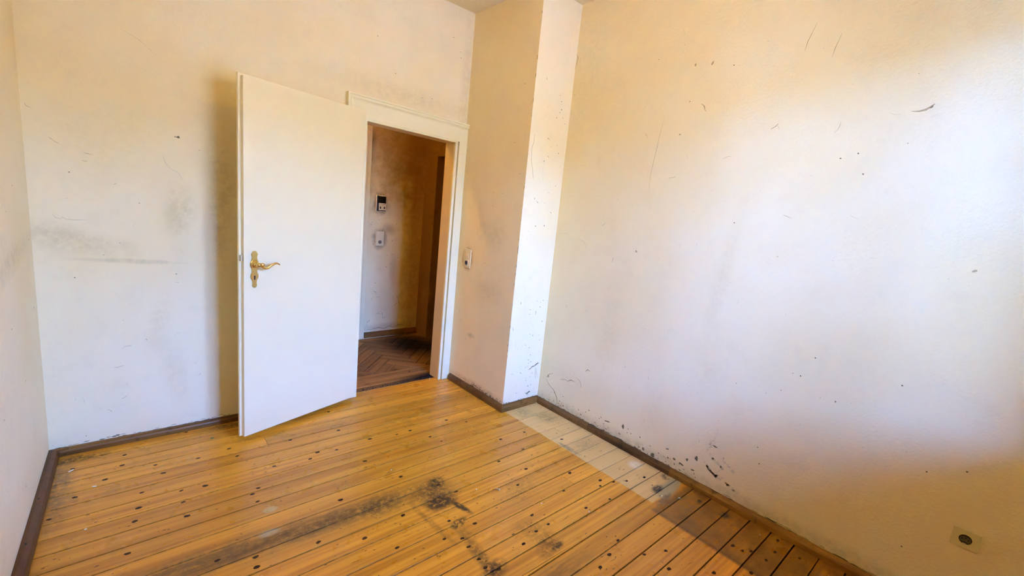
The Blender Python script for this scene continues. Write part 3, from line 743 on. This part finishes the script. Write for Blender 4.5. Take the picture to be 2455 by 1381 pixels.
# local axes: x right, y up, z out of the wall
def socket_insert(parent, cy, mat_face, mat_well, r=0.0195, size=0.05, deep=None):
    m = MB()
    n = 24
    m.box(-size / 2, size / 2, cy - size / 2, cy + size / 2, 0.008, 0.0115)
    s_ = m.build('socket_face', mat_face, parent, 0.0015)
    m = MB(); m.lathe((0, cy, 0.0112), (0, 0, 1), [(r + 0.0025, 0), (r + 0.002, 0.0018), (r, 0.0016), (r - 0.001, 0.0008)], n); m.build('rim', mat_face, s_)
    m = MB(); m.lathe((0, cy, 0.0114), (0, 0, 1), [(r, 0), (r, 0.0009)], n); wl_ = m.build('well', mat_well, s_)
    for dx in (-0.0095, 0.0095):
        m = MB(); m.lathe((dx, cy, 0.0120), (0, 0, 1), [(0.0028, 0), (0.0028, 0.0010)], 12); m.build('pin_hole', mat_black, s_)
    for dy in (-r + 0.002, r - 0.002):
        m = MB(); m.box(-0.004, 0.004, cy + dy - 0.002, cy + dy + 0.002, 0.012, 0.0145); m.build('earth_clip', mat_steel, s_)
    return s_
def rocker(parent, cy, mat_face, size=0.052, inner=0.024):
    m = MB()
    a = size / 2
    m.prism([(-a, cy - a, 0.008), (a, cy - a, 0.008), (a, cy + a, 0.008), (-a, cy + a, 0.008)], [(-a + .002, cy - a + .002, 0.0125), (a - .002, cy - a + .002, 0.0125), (a - .002, cy + a - .002, 0.0100), (-a + .002, cy + a - .002, 0.0100)])
    r_ = m.build('rocker', mat_face, parent)
    b = inner / 2
    m = MB(); m.prism([(-b, cy - b, 0.0095), (b, cy - b, 0.0095), (b, cy + b, 0.0085), (-b, cy + b, 0.0085)], [(-b, cy - b, 0.0150), (b, cy - b, 0.0150), (b, cy + b, 0.0118), (-b, cy + b, 0.0118)])
    m.build('rocker_button', mat_face, r_, 0.001)
    return r_
def two_gang(name, label, mats, well, loc, right, out, w=0.081, h=0.152):
    root = empty(name); tag(root, label, 'light switch')
    m = MB(); m.box(-w / 2, w / 2, -h / 2, h / 2, 0.0005, 0.009); m.build('cover_frame', mats, root, 0.0025)
    rocker(root, h * 0.235, mats); socket_insert(root, -h * 0.235, mats, well)
    frame_place(root, loc, right, out)
    return root
two_gang('switch_socket_plate', 'cream double plate with rocker switch and socket beside the door casing', plain('cream_plastic_aged', (0.80, 0.66, 0.34), 0.35), mat_socket_dark, (XP, 2.938, 1.078), (0, -1, 0), (-1, 0, 0), 0.092, 0.150)
two_gang('switch_socket_plate', 'white switch and socket plate below the intercom in the dark hall', mat_wplas, plain('socket_grey', (0.22, 0.21, 0.18), 0.4), (2.062, YH, 1.068), (1, 0, 0), (0, -1, 0), 0.090, 0.152)

root = empty('wall_socket'); tag(root, 'yellowed square power socket low on the right wall', 'socket')
m = MB(); m.box(-0.041, 0.041, -0.039, 0.039, 0.0005, 0.009); m.build('cover_plate', mat_tanplas, root, 0.003)
m = MB(); m.lathe((0, 0, 0.0088), (0, 0, 1), [(0.0215, 0), (0.0215, 0.0016), (0.0195, 0.0016), (0.0190, 0.0006)], 28); m.build('rim', mat_tanplas, root)
m = MB(); m.lathe((0, 0, 0.0088), (0, 0, 1), [(0.0205, 0), (0.0205, 0.0011)], 28); wl_ = m.build('well', mat_black, root)
ins = plain('socket_insert_grey', (0.10, 0.09, 0.055), 0.5)
m = MB(); m.add([(x, y, 0.0102) for x, y in [(-0.017, -0.004), (-0.012, -0.011), (-0.003, -0.011), (0, -0.008), (0.003, -0.011), (0.012, -0.011), (0.017, -0.004), (0.014, 0.007), (0.006, 0.012), (-0.006, 0.012), (-0.014, 0.007)]], [tuple(range(11))]); m.build('insert', ins, wl_)
for dx, dy in ((-0.0095, 0.001), (0.0095, 0.001), (0, 0.006)):
    m = MB(); m.lathe((dx, dy, 0.0100), (0, 0, 1), [(0.0030, 0), (0.0030, 0.0010)], 12); m.build('pin_hole', mat_black, wl_)
m = MB(); m.box(-0.006, 0.006, -0.0195, -0.0155, 0.0095, 0.0125); m.build('earth_clip', mat_steel, wl_)
frame_place(root, (XR, -0.068, 0.393), (0, -1, 0), (-1, 0, 0))

root = empty('intercom'); tag(root, 'small cream and black door intercom on the hall wall', 'intercom')
m = MB(); m.box(-0.054, 0.054, -0.084, 0.084, 0.0005, 0.022); m.build('housing', mat_cream, root, 0.006)
m = MB(); m.box(-0.047, 0.050, 0.004, 0.074, 0.020, 0.0235); m.build('screen', mat_screen, root, 0.002)
m = MB(); m.box(-0.049, -0.026, -0.078, 0.078, 0.0215, 0.0228); m.build('side_strip', mat_socket_dark, root)
m = MB(); m.box(-0.024, 0.050, -0.066, 0.002, 0.020, 0.0240); fp = m.build('button_panel', mat_cream, root, 0.002)
for dx in (-0.008, 0.034):
    m = MB(); pts = [(dx + 0.0085 * math.sin(a) * (0.55 + 0.45 * math.sin(a / 2)), -0.042 + 0.013 * math.cos(a)) for a in [2 * math.pi * i / 14 for i in range(14)]]
    m.prism([(x, y, 0.0236) for x, y in pts], [(x, y, 0.0252) for x, y in pts]); m.build('button', mat_black, fp)
for dx, dy in ((0.014, -0.013), (0.030, -0.006), (0.038, -0.004)):
    m = MB(); m.box(dx - 0.004, dx + 0.004, dy - 0.0025, dy + 0.0025, 0.0236, 0.0246); m.build('mark', mat_black, fp)
m = MB(); m.box(-0.034, 0.050, -0.076, -0.068, 0.0215, 0.0235); m.build('slot', mat_black, root)
frame_place(root, (2.053, YH, 1.430), (1, 0, 0), (0, -1, 0))

# ------------------------------------------------------------------ the hall beyond the doorway
hf = struct(MB().box(-0.75, 3.9, 3.15, YH + 0.12, -0.10, -0.018).build('floor_hall', mat_dirt), 'dark herringbone parquet in the hall')
m = MB(); m.box(OL - 0.05, OR_ + 0.06, 3.160, 3.219, -0.018, -0.001); m.build('threshold_board', mat_parq_s, hf, 0.002)
m = MB(); m.box(0.9, 2.62, 3.225, 3.335, -0.018, -0.0005); m.build('border_board', mat_parq_s, hf, 0.0015)
m = MB(); m.box(0.9, 2.62, 3.341, 3.436, -0.018, -0.0005); m.build('border_board', mat_parq_s, hf, 0.0015)
m = MB(); m.box(0.9, 2.62, 4.318, 4.40, -0.018, -0.0005); m.build('border_board', mat_parq_s, hf, 0.0015)
BLW, BLL = 0.099, 0.3585
def clip_y(poly, y, keep_above):
    out = []
    for i in range(len(poly)):
        a, b = poly[i], poly[(i + 1) % len(poly)]
        ia, ib = (a[1] >= y) == keep_above, (b[1] >= y) == keep_above
        if ia: out.append(a)
        if ia != ib:
            t_ = (y - a[1]) / (b[1] - a[1]); out.append((a[0] + (b[0] - a[0]) * t_, y))
    return out
def clip_x(poly, x, keep_above): return [(b, a) for a, b in clip_y([(q[1], q[0]) for q in poly], x, keep_above)]
cr, sr = math.cos(math.pi / 4), math.sin(math.pi / 4)
g_ = 0.0042
for i in range(-14, 18):
    for j in range(-4, 6):
        ox = i * BLW + j * (BLL + BLW); oy = i * BLW + j * (BLW - BLL)
        for kind in (0, 1):
            if kind == 0: r_ = (ox, oy, ox + BLL, oy + BLW)
            else: r_ = (ox + BLL, oy + BLW - BLL, ox + BLL + BLW, oy + BLW)
            q = [(r_[0] + g_, r_[1] + g_), (r_[2] - g_, r_[1] + g_), (r_[2] - g_, r_[3] - g_), (r_[0] + g_, r_[3] - g_)]
            q = [(1.628 + x * cr - y * sr, 3.463 + x * sr + y * cr) for x, y in q]
            for fn, v, kp in ((clip_y, 3.441, True), (clip_y, 4.315, False), (clip_x, 1.15, True), (clip_x, 2.62, False)):
                if q: q = fn(q, v, kp)
            if len(q) < 3: continue
            ar = abs(sum(q[n][0] * q[(n + 1) % len(q)][1] - q[(n + 1) % len(q)][0] * q[n][1] for n in range(len(q)))) / 2
            if ar < 0.0006: continue
            z = random.uniform(-0.0012, 0.0004)
            m = MB(); m.prism([(x, y, -0.018) for x, y in q], [(x, y, z) for x, y in q])
            m.build('parquet_block', mat_parq_a if kind == 0 else mat_parq_b, hf)

mk = Marks(lambda u, v: (u, YH - 0.0005, v))
mk.blob(2.455, 1.63, 0.010, 0.010)
for _ in range(30): mk.blob(random.uniform(1.95, 2.5), random.uniform(0.3, 1.9), 0.006, 0.005, 0, random.choice((0, 1)))
mk.line([(1.95, 0.085), (2.05, 0.088), (2.10, 0.10), (2.16, 0.082), (2.22, 0.105), (2.28, 0.085), (2.34, 0.11), (2.42, 0.095)], 0.0022, 0)
for _ in range(16): mk.wiggle(random.uniform(1.95, 2.4), random.uniform(0.07, 0.5), 0.05, random.uniform(0, 6), 0.0014, 0)
wh = mk.mb; wh.m = [q + 1 for q in wh.m]
wh.box(-0.75, 2.555, YH, YH + 0.12, -0.018, HC)
struct(wh.build('wall_hall_far', [mat_hall] + MARKS), 'grimy brown-stained hall wall with the jamb shadow painted in, seen through the doorway')
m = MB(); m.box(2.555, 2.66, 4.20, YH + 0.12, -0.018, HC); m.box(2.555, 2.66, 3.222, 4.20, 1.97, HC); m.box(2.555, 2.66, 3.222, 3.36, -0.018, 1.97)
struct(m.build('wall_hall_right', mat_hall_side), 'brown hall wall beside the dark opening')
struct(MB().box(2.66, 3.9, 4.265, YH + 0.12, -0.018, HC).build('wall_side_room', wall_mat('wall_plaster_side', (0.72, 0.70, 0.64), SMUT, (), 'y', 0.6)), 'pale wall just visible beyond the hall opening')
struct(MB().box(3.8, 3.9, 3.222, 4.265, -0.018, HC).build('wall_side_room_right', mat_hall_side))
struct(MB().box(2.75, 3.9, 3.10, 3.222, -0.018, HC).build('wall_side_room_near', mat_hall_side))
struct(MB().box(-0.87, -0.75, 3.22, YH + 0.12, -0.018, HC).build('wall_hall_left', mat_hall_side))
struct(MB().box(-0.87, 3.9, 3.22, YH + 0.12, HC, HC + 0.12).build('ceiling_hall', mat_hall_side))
struct(bb('baseboard_hall', (1.935, YH), (2.555, YH), (0, -1), mat_bb_x, 0.060, 0.018), 'dark baseboard under the hall wall')
struct(bb('baseboard_side_room', (2.66, 4.265), (3.6, 4.265), (0, -1), mat_bb_x, 0.050, 0.018), 'dark baseboard beyond the hall opening')
t3 = struct(empty('trim_3'), 'white casing of another door in the hall')
m = MB(); m.box(1.876, 1.925, YH - 0.028, YH - 0.0002, 0.0, 2.12); m.build('casing_board', mat_casing, t3, 0.003)
m = MB(); m.box(1.846, 1.880, YH - 0.038, YH - 0.0002, 0.0, 2.10); m.build('casing_bead', mat_casing, t3, 0.004)
m = MB(); m.box(1.10, 1.925, YH - 0.028, YH - 0.0002, 2.12, 2.17); m.build('casing_head', mat_casing, t3, 0.003)
m = MB(); m.box(1.12, 1.846, YH - 0.014, YH - 0.0002, 0.0, 2.12); m.build('door_leaf', mat_casing, t3, 0.002)

m = MB()
for _ in range(150):
    x = random.uniform(1.32, 2.02); y = 3.157 + abs(random.gauss(0, 0.016)) if random.random() < 0.75 else random.uniform(3.16, 3.36)
    if y > 3.22 and x < 1.85: continue
    r_ = random.uniform(0.002, 0.007); n_ = 6; a0 = random.random() * 6
    rg = lambda k, z: [(x + r_ * k * math.cos(a0 + 2 * math.pi * i / n_), y + r_ * k * 0.7 * math.sin(a0 + 2 * math.pi * i / n_), z) for i in range(n_)]
    m.rings([rg(1, 0.0), rg(0.8, r_ * 0.5), rg(0.3, r_ * 0.8)])
o = m.build('grit', plain('black_grit', (0.022, 0.013, 0.006), 0.9, var=0.5, scale=60)); tag(o, 'black crumbly grit lying along the door threshold', 'grit'); o['kind'] = 'stuff'

# ------------------------------------------------------------------ crumbs and litter on the boards
def crumb(x, y, l, w, h, ang, mat, name, label, cat, group):
    m = MB()
    n = 8
    rs = []
    for k, (sc, z) in enumerate(((0.75, 0.0), (1.0, 0.45), (0.8, 0.85), (0.3, 1.0))):
        rs.append([(l * sc * math.cos(2 * math.pi * i / n) * random.uniform(.75, 1), w * sc * math.sin(2 * math.pi * i / n) * random.uniform(.75, 1), h * z) for i in range(n)])
    m.rings(rs)
    o_ = m.build(name, mat); o_.location = (x, y, 0.0009); o_.rotation_euler = (0, 0, ang)
    tag(o_, label, cat, group)
    return o_
CR = [(1.403, 1.682, .005, .004, 0.3, 'white plaster crumb on the boards beside the dark square stain'), (1.103, 2.08, .005, .004, 1.0, 'tiny white crumb on the boards beyond the dark stain'),
      (1.785, 1.214, .012, .0035, 0.9, 'thin white sliver standing out on the boards near the bleached patch'), (-0.22, 2.898, .016, .005, 0.7, 'white sliver of paint nearest the far left corner'),
      (-0.129, 2.691, .012, .004, -0.4, 'curled white paint flake on the second joint by the left baseboard'), (-0.149, 2.355, .006, .004, 0.2, 'small white crumb at the left near a long dark knot'),
      (2.25, 1.067, .006, .005, 0.2, 'white crumb at the corner of the bleached patch'), (2.32, 1.00, .010, .004, -0.5, 'white flake on the darkened boards by the right baseboard'),
      (2.475, 2.325, .010, .007, 0.4, 'white plaster lump in the corner below the chimney breast'), (1.975, 3.135, .006, .005, 0.2, 'white speck on the threshold near the door casing'),
      (2.40, 0.60, .005, .004, 0.2, 'pale speck on the dark boards lowest along the right wall'), (1.62, 1.40, .005, .003, 0.2, 'pale speck on the boards between two knots in the middle')]
for (x, y, l, w, a, lab) in CR: crumb(x, y, l, w, 0.004, a, mat_crumb, 'plaster_crumb', lab, 'crumb', 'plaster crumbs on the floor')
crumb(0.375, 2.919, .012, .009, 0.004, 0.4, plain('green_bit', (0.16, 0.20, 0.03), 0.6), 'leaf_scrap', 'small green scrap on the boards left of the open door', 'scrap', None)
dw_ = empty('wall_plug'); tag(dw_, 'small grey metal plug lying on the boards in the middle', 'wall plug')
m = MB(); m.lathe((0, 0, 0.0052), (1, 0, 0), [(0.003, -0.012), (0.0042, -0.010), (0.0042, 0.009), (0.002, 0.013)], 12); m.build('shank', mat_steel, dw_, smooth=False)
m = MB(); m.lathe((0, 0, 0.0052), (1, 0, 0), [(0.0050, -0.0135), (0.0052, -0.012), (0.003, -0.0115)], 12); m.build('collar', mat_wplas, dw_)
dw_.location = (1.496, 1.618, 0.0009); dw_.rotation_euler = (0, 0, 2.2)

# ------------------------------------------------------------------ ceiling lamp (above the frame): its warm light; and a bulb added in the hall
def bulb_lamp(label, x, y, strength):
    lamp = empty('ceiling_lamp'); tag(lamp, label, 'lamp')
    m = MB(); m.lathe((0, 0, 0), (0, 0, -1), [(0.045, 0.0005), (0.045, 0.012), (0.03, 0.022), (0.02, 0.026), (0.019, 0.055), (0.016, 0.058)], 20); m.build('holder', mat_wplas, lamp)
    em = NT('bulb_glow'); em.b.inputs['Emission Color'].default_value = (1.0, 0.60, 0.09, 1); em.b.inputs['Emission Strength'].default_value = strength
    bm_ = em.done((0.9, 0.8, 0.6), 0.4)
    m = MB(); m.lathe((0, 0, 0), (0, 0, -1), [(0.012, 0.055), (0.014, 0.064), (0.024, 0.080), (0.030, 0.100), (0.026, 0.120), (0.014, 0.132), (0.002, 0.135)], 16); m.build('bulb', bm_, lamp, smooth=True)
    lamp.location = (x, y, HC)
bulb_lamp('bare warm bulb in a short holder on the room ceiling', 1.09, 1.32, LAMP_WATT)
bulb_lamp('unseen warm bulb added on the hall ceiling to brighten the hall', 0.35, 3.80, HALL_FILL)  # hall bulb is an added fill, lifting the hall with warm light
